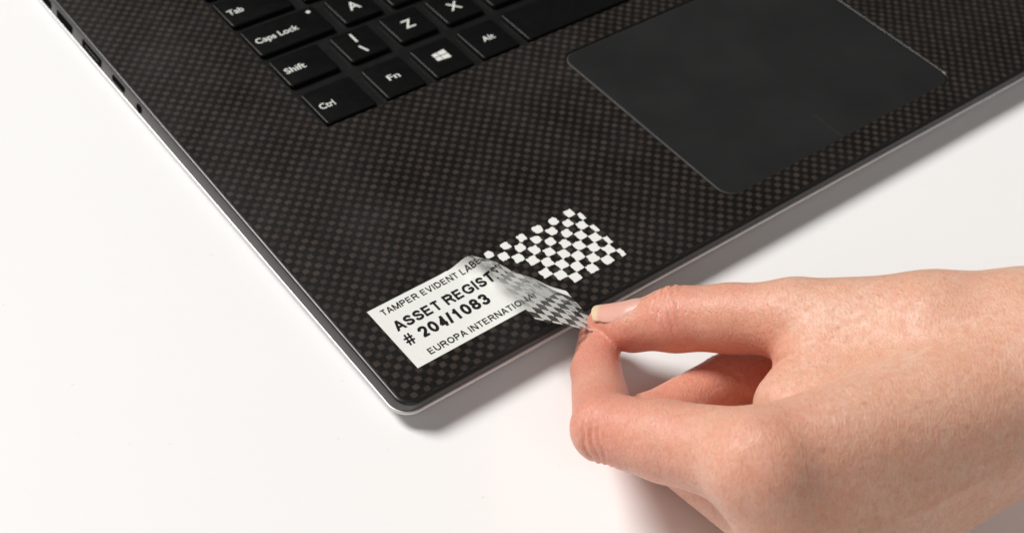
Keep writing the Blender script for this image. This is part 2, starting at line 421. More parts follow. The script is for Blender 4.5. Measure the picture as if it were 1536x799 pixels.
# ------------------------------------------------------------------ label
# plain sans-serif capitals drawn as stroked centre lines (the print on the label)
def _arc(cx, cy, rx, ry, a0, a1, n=10):
    return [(cx+rx*math.cos(math.radians(a0+(a1-a0)*i/n)), cy+ry*math.sin(math.radians(a0+(a1-a0)*i/n))) for i in range(n+1)]
def _cat(p, n=4):
    out = []; q = [p[0]]+list(p)+[p[-1]]
    for i in range(1, len(q)-2):
        for k in range(n):
            t = k/n; a, b_, c, d = (np.array(q[i-1]), np.array(q[i]), np.array(q[i+1]), np.array(q[i+2]))
            out.append(tuple(0.5*((2*b_)+(-a+c)*t+(2*a-5*b_+4*c-d)*t*t+(-a+3*b_-3*c+d)*t**3)))
    out.append(tuple(p[-1])); return out
_O = _arc(.5, .5, .5, .5, 0, 360, 28)
GL = {  # advance (regular, bold) in em/1000, strokes; y of 9 / -9 means the very top / bottom
 'A': (667, 722, [[(0, -9), (.5, 9)], [(.5, 9), (1, -9)], [(.2, .28), (.8, .28)]]),
 'B': (667, 722, [[(0, -9), (0, 9)], [(0, 1), (.55, 1)]+_arc(.55, .76, .37, .24, 90, -90)+[(0, .52)], [(0, .52), (.55, .52)]+_arc(.55, .26, .45, .26, 90, -90)+[(0, 0)]]),
 'D': (722, 722, [[(0, -9), (0, 9)], [(0, 1), (.4, 1)]+_arc(.4, .5, .6, .5, 90, -90, 14)+[(0, 0)]]),
 'E': (667, 667, [[(0, -9), (0, 9)], [(0, 1), (1, 1)], [(0, .52), (.93, .52)], [(0, 0), (1.03, 0)]]),
 'G': (778, 778, [_cat([(.97, .74), (.82, .93), (.52, 1), (.2, .9), (0, .5), (.2, .1), (.52, 0), (.82, .07), (1, .19)])+[(1, .43)], [(1.1, .43), (.55, .43)]]),
 'I': (278, 278, [[(.5, -9), (.5, 9)]]),
 'L': (556, 611, [[(0, -9), (0, 9)], [(0, 0), (1, 0)]]),
 'M': (833, 833, [[(0, -9), (0, 9)], [(1, -9), (1, 9)], [(.02, 9), (.5, -9)], [(.98, 9), (.5, -9)]]),
 'N': (722, 722, [[(0, -9), (0, 9)], [(1, -9), (1, 9)], [(.03, 9), (.97, -9)]]),
 'O': (778, 778, [_O]),
 'P': (667, 667, [[(0, -9), (0, 9)], [(0, 1), (.6, 1)]+_arc(.6, .735, .4, .265, 90, -90)+[(0, .47)]]),
 'R': (722, 722, [[(0, -9), (0, 9)], [(0, 1), (.6, 1)]+_arc(.6, .745, .36, .255, 90, -90)+[(0, .49)], _cat([(.45, .49), (.66, .42), (.8, .25)])+[(1.02, -9)]]),
 'S': (667, 667, [_cat([(.95, .75), (.82, .94), (.5, 1), (.17, .92), (.05, .75), (.18, .6), (.5, .52), (.84, .41), (.99, .24), (.84, .07), (.5, 0), (.14, .06), (0, .27)])]),
 'T': (611, 611, [[(-.08, 1), (1.08, 1)], [(.5, -9), (.5, 9)]]),
 'U': (722, 722, [[(0, 9), (0, .4)]+_arc(.5, .4, .5, .4, 180, 360)+[(1, 9)]]),
 'V': (667, 667, [[(0, 9), (.5, -9)], [(.5, -9), (1, 9)]]),
 '0': (556, 556, [_O]),
 '1': (556, 556, [[(.62, -9), (.62, 9)], [(.62, .98), (.42, .8), (.12, .7)]]),
 '2': (556, 556, [_cat([(.03, .7), (.15, .92), (.5, 1), (.86, .92), (.96, .72), (.84, .5), (.42, .2), (.12, -.02)]), [(-.04, 0), (1.04, 0)]]),
 '3': (556, 556, [_cat([(.03, .76), (.17, .94), (.5, 1), (.85, .92), (.93, .75), (.8, .58), (.4, .53)]), _cat([(.4, .53), (.84, .46), (1, .27), (.85, .07), (.5, 0), (.15, .06), (0, .26)])]),
 '4': (556, 556, [[(.72, -9), (.72, 9)], [(.76, .97), (.02, .25)], [(-.06, .22), (1.1, .22)]]),
 '8': (556, 556, [_arc(.5, .765, .43, .235, 0, 360, 24), _arc(.5, .265, .5, .265, 0, 360, 24)]),
 '/': (278, 278, [[(-.05, -9), (1.05, 9)]]),
 '#': (556, 556, [[(.18, -9), (.38, 9)], [(.64, -9), (.84, 9)], [(-.08, .70), (1.1, .70)], [(-.1, .30), (1.08, .30)]]),
}
def stroke_text(body, caph, width, bold):
    """-> verts (u, v), quads; baseline-left at 0,0"""
    wgt = 0.225 if bold else 0.18
    x = 0.0; V = []; F = []
    for ch in body:
        if ch == ' ': x += 0.388; continue
        ar, ab, strokes = GL[ch]; adv = (ab if bold else ar)/716.0
        sb = (0.03 if ch in 'ATV/' else (0.05 if bold else 0.075))
        l, r = x+sb+wgt/2, x+adv-sb-wgt/2
        if ch == '#': l, r = x+0.1, x+adv-0.1
        if ch == '/': l, r = x+wgt*.5, x+adv-wgt*.5
        for st in strokes:
            P_ = np.array([(l+(r-l)*a, (1.0 if c == 9 else 0.0 if c == -9 else wgt/2+(1-wgt)*c)) for a, c in st])
            closed = np.allclose(P_[0], P_[-1]); 
            if closed: P_ = P_[:-1]
            n = len(P_); L_ = []; R_ = []
            w_ = wgt*(0.62 if ch == '#' else 0.86 if abs(P_[0][1]-P_[-1][1]) < 1e-6 and n == 2 else 1.0)
            for i in range(n):
                a_ = P_[(i-1) % n] if (closed or i > 0) else None; b_ = P_[(i+1) % n] if (closed or i < n-1) else None
                d1 = (P_[i]-a_) if a_ is not None else (b_-P_[i]); d2 = (b_-P_[i]) if b_ is not None else d1
                d1 = d1/(np.linalg.norm(d1)+1e-9); d2 = d2/(np.linalg.norm(d2)+1e-9)
                n1 = np.array([-d1[1], d1[0]]); n2 = np.array([-d2[1], d2[0]]); m = n1+n2; m /= np.linalg.norm(m)+1e-9
                s_ = min(1.6, 1/max(0.3, m@n1))*w_/2
                # slanted ends are cut level with the cap line
                L_.append(P_[i]+m*s_); R_.append(P_[i]-m*s_)
            if n == 2 and abs(P_[0][0]-P_[1][0]) > 0.02 and abs(P_[0][1]-P_[1][1]) > 0.5:
                hx = (w_/2)*math.hypot(*(P_[1]-P_[0]))/abs(P_[1][1]-P_[0][1]); sg = 1 if (L_[0]-P_[0])[0] > 0 else -1
                L_ = [p+np.array([sg*hx, 0]) for p in P_]; R_ = [p-np.array([sg*hx, 0]) for p in P_]
            o = len(V)
            zo = 0.004*(strokes.index(st)+1)
            for a_, b_ in zip(L_, R_): V += [(*a_, zo), (*b_, zo)]
            for i in range(n if closed else n-1):
                j = (i+1) % n; F.append((o+2*i, o+2*i+1, o+2*j+1, o+2*j))
        x += adv
    V = np.array(V); V[:, 0] -= V[:, 0].min()
    return V*[width/V[:, 0].max(), caph, 1], F
LX, LY, LL, LW, LR = 10.52, 9.29, 72.8, 23.75, 0.011
CL, SL = math.cos(LR), math.sin(LR)
EA = math.radians(-50.6)
PE = np.array([math.cos(EA), math.sin(EA)]); PN = np.array([-math.sin(EA), math.cos(EA)])
P0 = np.array([26.6, LW])
R0, THM = 3.95, math.radians(150)
def film_pt(u, v, off=0.0):
    """label coordinates (mm along, mm across) -> world mm; off lifts along the local normal"""
    d0 = np.array([u, v])-P0; d = float(d0@PN); e = float(d0@PE)
    z = 0.05
    if d <= 0:
        dd, zz, nn, nz = d, 0.0, 0.0, 1.0
    else:
        r = max(0.8, R0-0.06*e)
        th = min(d/r, THM); rest = max(0.0, d - r*THM)
        dd = r*math.sin(th) + rest*math.cos(th); zz = r*(1-math.cos(th)) + rest*math.sin(th)
        nn, nz = -math.sin(th), math.cos(th)
        t = min(1.0, d/6.0); t = t*t*(3-2*t)
        # pulled down towards the fingers, with a soft buckle across
        zz += t*(-0.16*max(0.0, e-12.3))
        zz += t*0.35*math.sin(e*0.55+0.6)*math.exp(-((d-9)/10)**2)
    x = P0 + PN*dd + PE*e
    # puckers on the stuck side just ahead of the peel
    if d <= 0 and d > -7:
        zz += 0.28*(1+d/7)**2*max(0, math.sin(e*0.9+1.0))*(1 if v > 6 else v/6.0)
    wx = x + PN*nn*off
    return (LX + CL*wx[0] - SL*wx[1], LY + SL*wx[0] + CL*wx[1], z + zz + nz*off)
lab = empty('asset_label', 'white asset label with black lettering, half peeled off the palm rest', 'label', (0, 0, 0))
# clear film
NU, NV = 120, 40
V = [film_pt(LL*i/NU, LW*j/NV, 0.03) for j in range(NV+1) for i in range(NU+1)]
F = [(j*(NU+1)+i, j*(NU+1)+i+1, (j+1)*(NU+1)+i+1, (j+1)*(NU+1)+i) for j in range(NV) for i in range(NU)]
_b = bmesh.new(); _g = [_b.verts.new((LL*i/NU, LW*j/NV, 0)) for j in range(NV+1) for i in range(NU+1)]
for f in F: _b.faces.new([_g[i] for i in f])
bmesh.ops.bisect_plane(_b, geom=_b.verts[:]+_b.edges[:]+_b.faces[:], plane_co=(P0[0]+PN[0]*6.0, P0[1]+PN[1]*6.0, 0), plane_no=(PN[0], PN[1], 0), clear_inner=True)
for v in _b.verts: v.co = Vector(film_pt(v.co.x, v.co.y, 0.03))
bm_obj('clear_film', _b, M['film'], lab, True)
def map_flat(co, faces, off, grid=0.6):
    """drape a flat outline mesh (label coordinates) over the film"""
    bm = bmesh.new(); vs_ = [bm.verts.new(a) for a in co]
    for f in faces:
        try: bm.faces.new([vs_[i] for i in f])
        except ValueError: pass
    lo, hi = co[:, 0].min(), co[:, 0].max()
    if hi > 20:
        for k in range(int((hi-max(lo, 14))/grid)+1):
            pc = Vector((max(lo, 14)+k*grid, 12, 0))
            bmesh.ops.bisect_plane(bm, geom=bm.verts[:]+bm.edges[:]+bm.faces[:], plane_co=pc, plane_no=(PN[0], PN[1], 0))
        for k in range(int(60/1.5)):
            pc = Vector((14, LW, 0)) + Vector((PE[0], PE[1], 0))*(k*1.5)
            bmesh.ops.bisect_plane(bm, geom=bm.verts[:]+bm.edges[:]+bm.faces[:], plane_co=pc, plane_no=(PE[0], PE[1], 0))
    for v in bm.verts: v.co = Vector(film_pt(v.co.x, v.co.y, off+v.co.z))
    return bm
# white layer still under the stuck part
def backing():
    poly = [(0, 0), (LL, 0), (LL, LW), (0, LW)]
    bm = bmesh.new(); fs = bm.faces.new([bm.verts.new((a, b, 0)) for a, b in poly])
    bmesh.ops.bisect_plane(bm, geom=bm.verts[:]+bm.edges[:]+bm.faces[:], plane_co=(P0[0]+PN[0]*6.4, P0[1]+PN[1]*6.4, 0), plane_no=(PN[0], PN[1], 0), clear_outer=True)
    for k in range(28):
        c = P0 + PN*(6.2 - 0.5*k)
        bmesh.ops.bisect_plane(bm, geom=bm.verts[:]+bm.edges[:]+bm.faces[:], plane_co=(c[0], c[1], 0), plane_no=(PN[0], PN[1], 0))
    for k in range(76):
        c = P0 + PE*(k*0.7-12)
        bmesh.ops.bisect_plane(bm, geom=bm.verts[:]+bm.edges[:]+bm.faces[:], plane_co=(c[0], c[1], 0), plane_no=(PE[0], PE[1], 0))
    for v in bm.verts: v.co = Vector(film_pt(v.co.x, v.co.y, 0.0))
    return bm
bm_obj('white_layer', backing(), M['paper'], lab, True)
def print_line(body, u, v, caph, width, bold):
    co, fc = stroke_text(body, caph, width, bold)
    return bm_obj('printed_line', map_flat(co + [u, v, 0], fc, 0.05), M['ink'], lab)
print_line('TAMPER EVIDENT LABEL', 2.9, 19.95, 2.15, 35.3, False)['label'] = 'printed line reading TAMPER EVIDENT LABEL'
print_line('ASSET REGISTER', 2.9, 13.2, 3.6, 39.8, True)['label'] = 'bold printed line reading ASSET REGISTER'
print_line('# 204/1083', 2.5, 7.4, 4.0, 27.8, True)['label'] = 'bold printed line reading # 204/1083'
print_line('EUROPA INTERNATIONAL', 5.5, 1.75, 2.15, 36.8, False)['label'] = 'printed line reading EUROPA INTERNATIONAL'
# checker: one half of the squares stays on the film, the other half on the deck
CELL = 2.97
def cell_poly(i, j, rnd, jit, grow=0.0, rag=0.0):
    """outline of one checker piece in label coordinates"""
    x1 = LL + 1.9 - i*CELL; x0 = x1-CELL; y1 = LW - j*CELL; y0 = y1-CELL
    x0, x1, y0, y1 = max(x0, 0), min(x1, LL+grow), max(y0, -grow), min(y1, LW)
    if x1-x0 < 0.5 or y1-y0 < 0.5: return None
    cx, cy, hx, hy = (x0+x1)/2, (y0+y1)/2, (x1-x0)/2, (y1-y0)/2
    pts = []
    ph = random.random()*6.28; rr = [max(0.02, rnd*random.uniform(0.3, 1.6)) for _ in range(4)]
    for c, (sx_, sy_) in enumerate(((1, 1), (-1, 1), (-1, -1), (1, -1))):
        r = min(rr[c], 0.95*min(hx, hy))
        kx, ky = cx+sx_*(hx-r), cy+sy_*(hy-r)
        for m in range(5):
            a = math.radians((0, 90, 180, 270)[c] + 90*m/4)
            pts.append((kx+r*math.cos(a), ky+r*math.sin(a)))
    g = 1.0 - random.uniform(0, jit)
    out = []
    fine = []
    for k_ in range(len(pts)):
        (xa, ya), (xb, yb) = pts[k_], pts[(k_+1) % len(pts)]
        m_ = 4 if math.hypot(xb-xa, yb-ya) > 0.8 else 1
        fine += [(xa+(xb-xa)*q_/m_, ya+(yb-ya)*q_/m_) for q_ in range(m_)]
    for (x, y) in fine:
        nx = noise.noise(Vector((x*1.3, y*1.3, 1.7)))*0.18 + noise.noise(Vector((x*4.1, y*4.1, 3.3)))*0.06*rag
        ny = noise.noise(Vector((x*1.3, y*1.3, 9.2)))*0.18 + noise.noise(Vector((x*4.1, y*4.1, 6.1)))*0.06*rag
        out.append((cx+(x-cx)*g+nx*1.9, cy+(y-cy)*g+ny*1.9))
    return out, (cx, cy)
res = empty('label_residue', 'checkerboard of white residue squares left on the carbon palm rest by the peeled label', 'residue')
NCI, NCJ = 25, 8
for i in range(NCI):
    for j in range(NCJ):
        x1 = LL + 1.9 - i*CELL; cc = np.array([x1-CELL/2, LW-(j+.5)*CELL]); d = float((cc-P0)@PN)
        if d < 7.0: continue
        if (i+j) % 2 == 1:                                  # left behind on the deck
            back = max(0.0, 1-j/3.5)*(1 if i > 1 else .4)
            r = cell_poly(i, j, 0.22+0.85*back*random.uniform(.4, 1), (-0.06 if back == 0 else 0.0)+0.20*back, 0.5, 1.0)
            if r is None: continue
            pts, c = r; n = len(pts)
            Vv = []
            for zz, g in ((0.01, 1.0), (0.05, 1.0), (0.065, 0.95)):
                for (a, b) in pts:
                    a2, b2 = c[0]+(a-c[0])*g, c[1]+(b-c[1])*g
                    Vv.append((LX+CL*a2-SL*b2, LY+SL*a2+CL*b2, zz))
            Ff = []
            for k in range(2):
                for q in range(n): Ff.append((k*n+q, k*n+(q+1) % n, (k+1)*n+(q+1) % n, (k+1)*n+q))
            Ff.append(tuple(2*n+q for q in range(n)))
            obj('residue_square', Vv, Ff, M['residue'], res)
        else:                                               # lifted off with the film
            r = cell_poly(i, j, 0.2, 0.02)
            if r is None: continue
            pts, c = r
            bm = bmesh.new(); bm.faces.new([bm.verts.new((a, b, 0)) for a, b in pts])
            for k in range(-3, 4):
                q = np.array(c)+PN*k*0.5
                bmesh.ops.bisect_plane(bm, geom=bm.verts[:]+bm.edges[:]+bm.faces[:], plane_co=(q[0], q[1], 0), plane_no=(PN[0], PN[1], 0))
            for v in bm.verts: v.co = Vector(film_pt(v.co.x, v.co.y, -0.01))
            bm_obj('white_square', bm, M['flake'], lab, True)
#HAND
# ------------------------------------------------------------------ hand (one continuous skin grown from tapered bones)
def make_skin():
    t = NT('skin'); p = t.mm()
    red = t.node('ShaderNodeAttribute', attribute_name='red').outputs['Fac']
    big = t.noise(p, 0.09, 3); mid = t.noise(p, 0.45, 3)
    base = t.mix(t.ramp(big, 0.3, 0.7), (0.79, 0.465, 0.325, 1), (0.83, 0.545, 0.41, 1))
    base = t.mix(t.math('MULTIPLY', t.ramp(mid, 0.35, 0.75), 0.65), base, (0.74, 0.36, 0.25, 1))
    base = t.mix(red, base, (0.74, 0.27, 0.20, 1))
    fr = t.node('ShaderNodeTexVoronoi', {'Vector': p, 'Scale': 0.34, 'Randomness': 1.0})
    fk = t.math('MULTIPLY', t.ramp(fr.outputs['Distance'], 0.06, 0.24, 1.0, 0.0), t.ramp(t.noise(p, 0.13, 1), 0.44, 0.62))
    base = t.mix(t.math('MULTIPLY', fk, 0.36), base, (0.46, 0.20, 0.10, 1))
    # fine cell relief, running round the wrist, plus pores
    q = t.node('ShaderNodeVectorMath', {0: p, 1: t.noise(p, 0.25, 1, out=1)}, operation='ADD').outputs[0]
    al = t.node('ShaderNodeVectorRotate', {'Vector': q, 'Angle': 0.66}, rotation_type='Z_AXIS').outputs[0]
    st = t.node('ShaderNodeVectorMath', {0: al, 1: (1.45, 0.85, 0.85)}, operation='MULTIPLY').outputs[0]
    v1 = t.node('ShaderNodeTexVoronoi', {'Vector': st, 'Scale': 1.0}, feature='DISTANCE_TO_EDGE').outputs['Distance']
    v2 = t.node('ShaderNodeTexVoronoi', {'Vector': q, 'Scale': 1.7}, feature='DISTANCE_TO_EDGE').outputs['Distance']
    ln = t.noise(t.node('ShaderNodeVectorMath', {0: al, 1: (2.5, 0.75, 0.75)}, operation='MULTIPLY').outputs[0], 1.0, 3, 0.6)
    l2 = t.noise(t.node('ShaderNodeVectorMath', {0: al, 1: (0.55, 1.9, 1.9)}, operation='MULTIPLY').outputs[0], 1.0, 2, 0.5)
    h = t.math('ADD', t.math('MULTIPLY', t.ramp(v1, 0.0, 0.34), 0.35), t.math('MULTIPLY', t.ramp(v2, 0.0, 0.36), 0.4))
    h = t.math('ADD', h, t.math('ADD', t.math('MULTIPLY', t.ramp(ln, 0.3, 0.6), 1.1), t.math('MULTIPLY', t.ramp(l2, 0.3, 0.6), 0.45)))
    h = t.math('MULTIPLY', h, 0.62)
    n1 = t.bump(h, 0.115*S, 0.85)
    n2 = t.bump(t.noise(p, 0.5, 4, 0.6), 0.45*S, 0.45, n1)
    base = t.mix(t.ramp(h, 0.2, 1.1, 0.34, 0.0), base, (0.42, 0.17, 0.11, 1))  # shade in the skin creases painted in as darker colour
    t.b.subsurface_method = 'RANDOM_WALK'
    return t.set(color=base, rough=t.ramp(mid, 0.3, 0.7, 0.32, 0.48), spec=0.5, normal=n2, sss=1.0, sss_radius=(1.0, 0.36, 0.20), sss_scale=1.1*S)
M['skin'] = make_skin()
def make_nail():
    t = NT('nail'); s = t.node('ShaderNodeAttribute', attribute_name='tip').outputs['Fac']
    c = t.mix(t.ramp(s, 0.82, 0.90), (0.74, 0.40, 0.32, 1), (0.74, 0.57, 0.38, 1))
    c = t.mix(t.ramp(s, 0.0, 0.2, 0.25, 0.0), c, (0.76, 0.52, 0.44, 1))
    return t.set(color=c, rough=0.40, spec=0.4, sss=0.3, sss_radius=(1, .5, .3), sss_scale=0.6*S, normal=t.bump(t.noise(t.mm(), 1.2, 2), 0.05*S, 0.4))
M['nail'] = make_nail()

J = dict(
  T0=(905, 484, 6.0), T1=(948, 490, 9.5), T2=(1014, 478, 16), T3=(1095, 477, 22), T4=(1192, 478, 29), T5=(1400, 508, 37), TW=(1545, 520, 41),
  I0=(899, 506, 0.5), I1=(894, 556, 4.5), I2=(908, 642, 18), I3=(1000, 662, 26), I4=(1140, 690, 38), IW=(1590, 560, 44),
  M0=(1165, 565, 5), M1=(1090, 572, 2), M2=(972, 640, 2.5), M4=(1205, 802, 23), MW=(1590, 575, 36),
  R0=(1230, 640, 5), R1=(1170, 650, 2), R2=(1085, 690, 1.0), R4=(1250, 842, 12), RW=(1565, 588, 29),
  L1=(1250, 720, 1), L2=(1190, 745, 1), L4=(1290, 815, 4), LWr=(1540, 603, 22),
  F0=(1900, 505, 50), F1=(1900, 530, 38))
JP = {k: at(*v) for k, v in J.items()}
def b(a, c, r0, r1, k, grp): return (JP[a] if isinstance(a, str) else a, JP[c] if isinstance(c, str) else c, r0, r1, k, grp)
def lerp(a, c, t): return JP[a]*(1-t)+JP[c]*t
BONES = [
  # palm and wrist
  b('I4', 'IW', 9.8, 15, 9, 'palm'), (at(1136, 694, 39), at(1148, 700, 39.5), 10.2, 9.6, 5, 'palm'), b('M4', 'MW', 11, 16, 14, 'palm'), ((JP['I4']+JP['M4'])/2+UP*0.5, (JP['IW']+JP['MW'])/2, 9.6, 15.5, 12, 'palm'), ((JP['R4']+JP['M4'])/2, (JP['RW']+JP['MW'])/2, 10.5, 15.5, 12, 'palm'), b('R4', 'RW', 10.5, 14, 9, 'palm'), b('L4', 'LWr', 9.5, 12, 9, 'palm'),
  b('T5', 'TW', 15.5, 17, 10, 'palm'), b('TW', 'F0', 17, 20, 12, 'palm'), b('RW', 'F1', 14.5, 18, 12, 'palm'), b('LWr', 'F1', 13, 18, 12, 'palm'), b('IW', 'F0', 15, 18, 12, 'palm'),
  b('T4', 'T5', 9.8, 15.5, 7, 'palm'), (at(1245, 560, 27), at(1440, 570, 33), 13, 17, 10, 'palm'), (at(1190, 610, 27), at(1330, 620, 30), 9, 14, 10, 'palm'),
  # index
  b('I4', 'I3', 11.2, 9.3, 4, 'index'), b('I3', 'I2', 9.3, 8.4, 3, 'index'), b('I2', 'I1', 7.9, 6.5, 2.2, 'index'), b('I1', 'I0', 6.5, 5.6, 2.0, 'index'),
  # middle, ring, little, curled under the palm
  b('M4', 'M2', 10.5, 8.6, 4, 'middle'), b('M2', 'M1', 8.0, 7.4, 2.2, 'middle'), b('M1', 'M0', 7.4, 6.2, 2, 'middle'),
  b('R4', 'R2', 9.8, 8.0, 4, 'ring'), b('R2', 'R1', 7.8, 7, 2.2, 'ring'), b('R1', 'R0', 7, 6, 2, 'ring'),
  b('L4', 'L2', 8.8, 7.0, 4, 'little'), b('L2', 'L1', 6.8, 6, 2.2, 'little'),
  # thumb
  b('T4', 'T3', 9.8, 8.5, 5, 'thumb'), b('T3', 'T2', 8.5, 8.6, 4, 'thumb'), b('T2', 'T1', 8.3, 6.4, 3, 'thumb'), b('T1', 'T0', 6.4, 4.4, 3, 'thumb'),
]
HJOIN = {'index': 3.5, 'middle': 3.0, 'ring': 2.0, 'little': 2.0, 'thumb': 4.5}
def round_cone(Pn, a, c, r1, r2):
    ba = c-a; l2 = ba@ba; rr = r1-r2; a2 = l2-rr*rr; il2 = 1.0/l2
    pa = Pn-a; y = pa@ba; z = y-l2
    x2 = ((pa*l2 - y[..., None]*ba)**2).sum(-1); y2 = y*y*l2; z2 = z*z*l2
    k = np.sign(rr)*rr*rr*x2
    d = (np.sqrt(x2*a2*il2)+y*rr)*il2-r1
    m1 = np.sign(z)*a2*z2 > k; m2 = np.sign(y)*a2*y2 < k
    d = np.where(m2, np.sqrt(x2+y2)*il2-r1, d)
    d = np.where(m1, np.sqrt(x2+z2)*il2-r2, d)
    return d
def smin(a, c, k):
    h = np.maximum(k-np.abs(a-c), 0)/k
    return np.minimum(a, c)-h*h*h*k/6.0
def surface_nets(f, org, h):
    ins = f < 0
    nx, ny, nz = f.shape
    c = [ins[i:nx-1+i, j:ny-1+j, k:nz-1+k] for i in (0, 1) for j in (0, 1) for k in (0, 1)]
    s = sum(x.astype(np.int8) for x in c); act = (s > 0) & (s < 8)
    idx = np.full(act.shape, -1, np.int64); I = np.argwhere(act); idx[act] = np.arange(len(I))
    acc = np.zeros((len(I), 3)); cnt = np.zeros(len(I))
    corners = [(i, j, k) for i in (0, 1) for j in (0, 1) for k in (0, 1)]
    vals = {cc: f[I[:, 0]+cc[0], I[:, 1]+cc[1], I[:, 2]+cc[2]] for cc in corners}
    for cc in corners:
        for ax in range(3):
            if cc[ax] == 0:
                dd = list(cc); dd[ax] = 1; dd = tuple(dd)
                fa, fb = vals[cc], vals[dd]; m = (fa < 0) != (fb < 0)
                t = np.where(m, fa/np.where(m, fa-fb, 1), 0)
                pos = np.tile(np.array(cc, float), (len(I), 1)); pos[:, ax] += t
                acc[m] += pos[m]; cnt[m] += 1
    V = org + (I + acc/cnt[:, None])*h
    F = []
    for ax in range(3):
        a1, a2 = (ax+1) % 3, (ax+2) % 3
        sl0 = [slice(1, n-1) for n in f.shape]; sl1 = list(sl0)
        sl0[ax] = slice(0, f.shape[ax]-1); sl1[ax] = slice(1, f.shape[ax])
        A, B = ins[tuple(sl0)], ins[tuple(sl1)]
        for flip, mm_ in ((False, A & ~B), (True, ~A & B)):
            e = np.argwhere(mm_)
            if not len(e): continue
            o = np.ones(3, int); o[ax] = 0; e = e+o
            q = []
            for (d1, d2) in ((1, 1), (0, 1), (0, 0), (1, 0)):
                g = e.copy(); g[:, a1] -= d1; g[:, a2] -= d2; q.append(idx[g[:, 0], g[:, 1], g[:, 2]])
            q = np.stack(q, 1)
            if flip: q = q[:, ::-1]
            F.append(q)
    return V, np.concatenate(F)
def build_hand():
    h = 0.62
    B3 = np.stack([RT, UP, -FW])                               # grid axes
    tol = lambda p: B3@p
    lo = np.min([tol(p)-r for bn in BONES for p, r in ((bn[0], bn[2]), (bn[1], bn[3]))], 0)-3
    hi = np.max([tol(p)+r for bn in BONES for p, r in ((bn[0], bn[2]), (bn[1], bn[3]))], 0)+3
    dims = np.ceil((hi-lo)/h).astype(int)
    ax = [lo[i]+np.arange(dims[i])*h for i in range(3)]
    def put(field, bn, k):
        a, c = tol(bn[0]), tol(bn[1]); pad = k+4
        i0 = np.maximum(0, np.floor((np.minimum(a-bn[2], c-bn[3])-pad-lo)/h).astype(int)); i1 = np.minimum(dims, np.ceil((np.maximum(a+bn[2], c+bn[3])+pad-lo)/h).astype(int))
        sl = tuple(slice(i0[i], i1[i]) for i in range(3))
        g = np.stack(np.meshgrid(ax[0][sl[0]], ax[1][sl[1]], ax[2][sl[2]], indexing='ij'), -1)
        d = round_cone(g, a, c, bn[2], bn[3])
        field[sl] = smin(field[sl], d, k)
    total = None; groups = {}
    for bn in BONES:
        fld = groups.setdefault(bn[5], np.full(dims, 25.0))
        put(fld, bn, bn[4])
    total = groups['palm']
    # fingers flow into the palm, but stay apart from each other where they only touch
    tip = {}
    for g in ('index', 'middle', 'ring', 'little', 'thumb'):
        # blend weight fades with distance from the knuckle so touching pads keep their crease
        kn = {'index': 'I4', 'middle': 'M4', 'ring': 'R4', 'little': 'L4', 'thumb': 'T4'}[g]
        merged = smin(groups['palm'], groups[g], HJOIN[g])
        tip[g] = groups[g]
        if g == 'index': total = np.minimum(total, merged)
        elif g == 'middle':
            mid_ = tol((JP['I4']+JP['M4'])/2)                    # one skin over both knuckles
            q2 = (ax[0][:, None, None]-mid_[0])**2+(ax[1][None, :, None]-mid_[1])**2+(ax[2][None, None, :]-mid_[2])**2
            total = smin(total, merged, 0.25+11.0*np.exp(-q2/26.0**2))
        else: total = smin(total, merged, 0.25)
    V, F = surface_nets(total, lo, h)
    Vw = V@B3
    # relax the grid facets a little
    for _ in range(3):
        acc = np.zeros_like(Vw); cn = np.zeros(len(Vw))
        for a, c in ((0, 1), (1, 2), (2, 3), (3, 0)):
            np.add.at(acc, F[:, a], Vw[F[:, c]]); np.add.at(acc, F[:, c], Vw[F[:, a]])
            np.add.at(cn, F[:, a], 1); np.add.at(cn, F[:, c], 1)
        Vw = Vw*0.45 + acc/cn[:, None]*0.55
    # normals
    fn = np.cross(Vw[F[:, 2]]-Vw[F[:, 0]], Vw[F[:, 3]]-Vw[F[:, 1]])
    vn = np.zeros_like(Vw)
    for a in range(4): np.add.at(vn, F[:, a], fn)
    vn /= np.linalg.norm(vn, axis=1)[:, None]+1e-9
    # folds over the joints: lines across the finger, on the given side only
    disp = np.zeros(len(Vw))
    def folds(joint, axis, side, lines, rad, wd=0.55, dep=0.35):
        d = axis/np.linalg.norm(axis); rel = Vw-joint; s_ = rel@d
        near = np.exp(-np.maximum(0, np.linalg.norm(rel, axis=1)-rad)**2/6.0)
        sd = np.clip(vn@(side/np.linalg.norm(side))*1.6-0.1, 0, 1)
        perp = np.cross(d, side); perp /= np.linalg.norm(perp); w_ = rel@perp
        for (off, amp, ph) in lines:
            c_ = off + 0.5*np.sin(w_*0.45+ph) + 0.25*np.sin(w_*1.1+ph*2)
            disp[:] -= near*sd*amp*dep*np.exp(-((s_-c_)/wd)**2)
    axT = JP['T3']-JP['T1']; sideT = 0.8*UP - 0.6*FW
    folds(JP['T2'], axT, sideT, [(-3.2, .7, 0), (-1.6, 1, 1), (0.1, 1.1, 2.1), (1.7, .9, 3), (3.4, .6, 4.2)], 8.5, 0.5, 0.5)
    axI = JP['I2']-JP['I1']; axP = JP['I3']-JP['I2']
    folds(JP['I2'], axP*0.75-axI/np.linalg.norm(axI)*6, -RT*0.6-UP*0.6-FW*.5, [(-3.2, .8, 0), (-1.2, 1, 1.2), (0.8, 1, 2), (2.8, .8, 3)], 8.5, 0.5, 0.48)
    folds(JP['I1']+0*FW, axI, RT, [(-1.5, .8, 0), (0.4, 1, 1), (2, .6, 2)], 7, 0.5, 0.3)
    folds(JP['M1'], JP['M2']-JP['M1'], UP-FW, [(-2.6, .7, 0), (-.6, 1, 1), (1.4, 1, 2), (3.4, .6, 2)], 8, 0.5, 0.28)
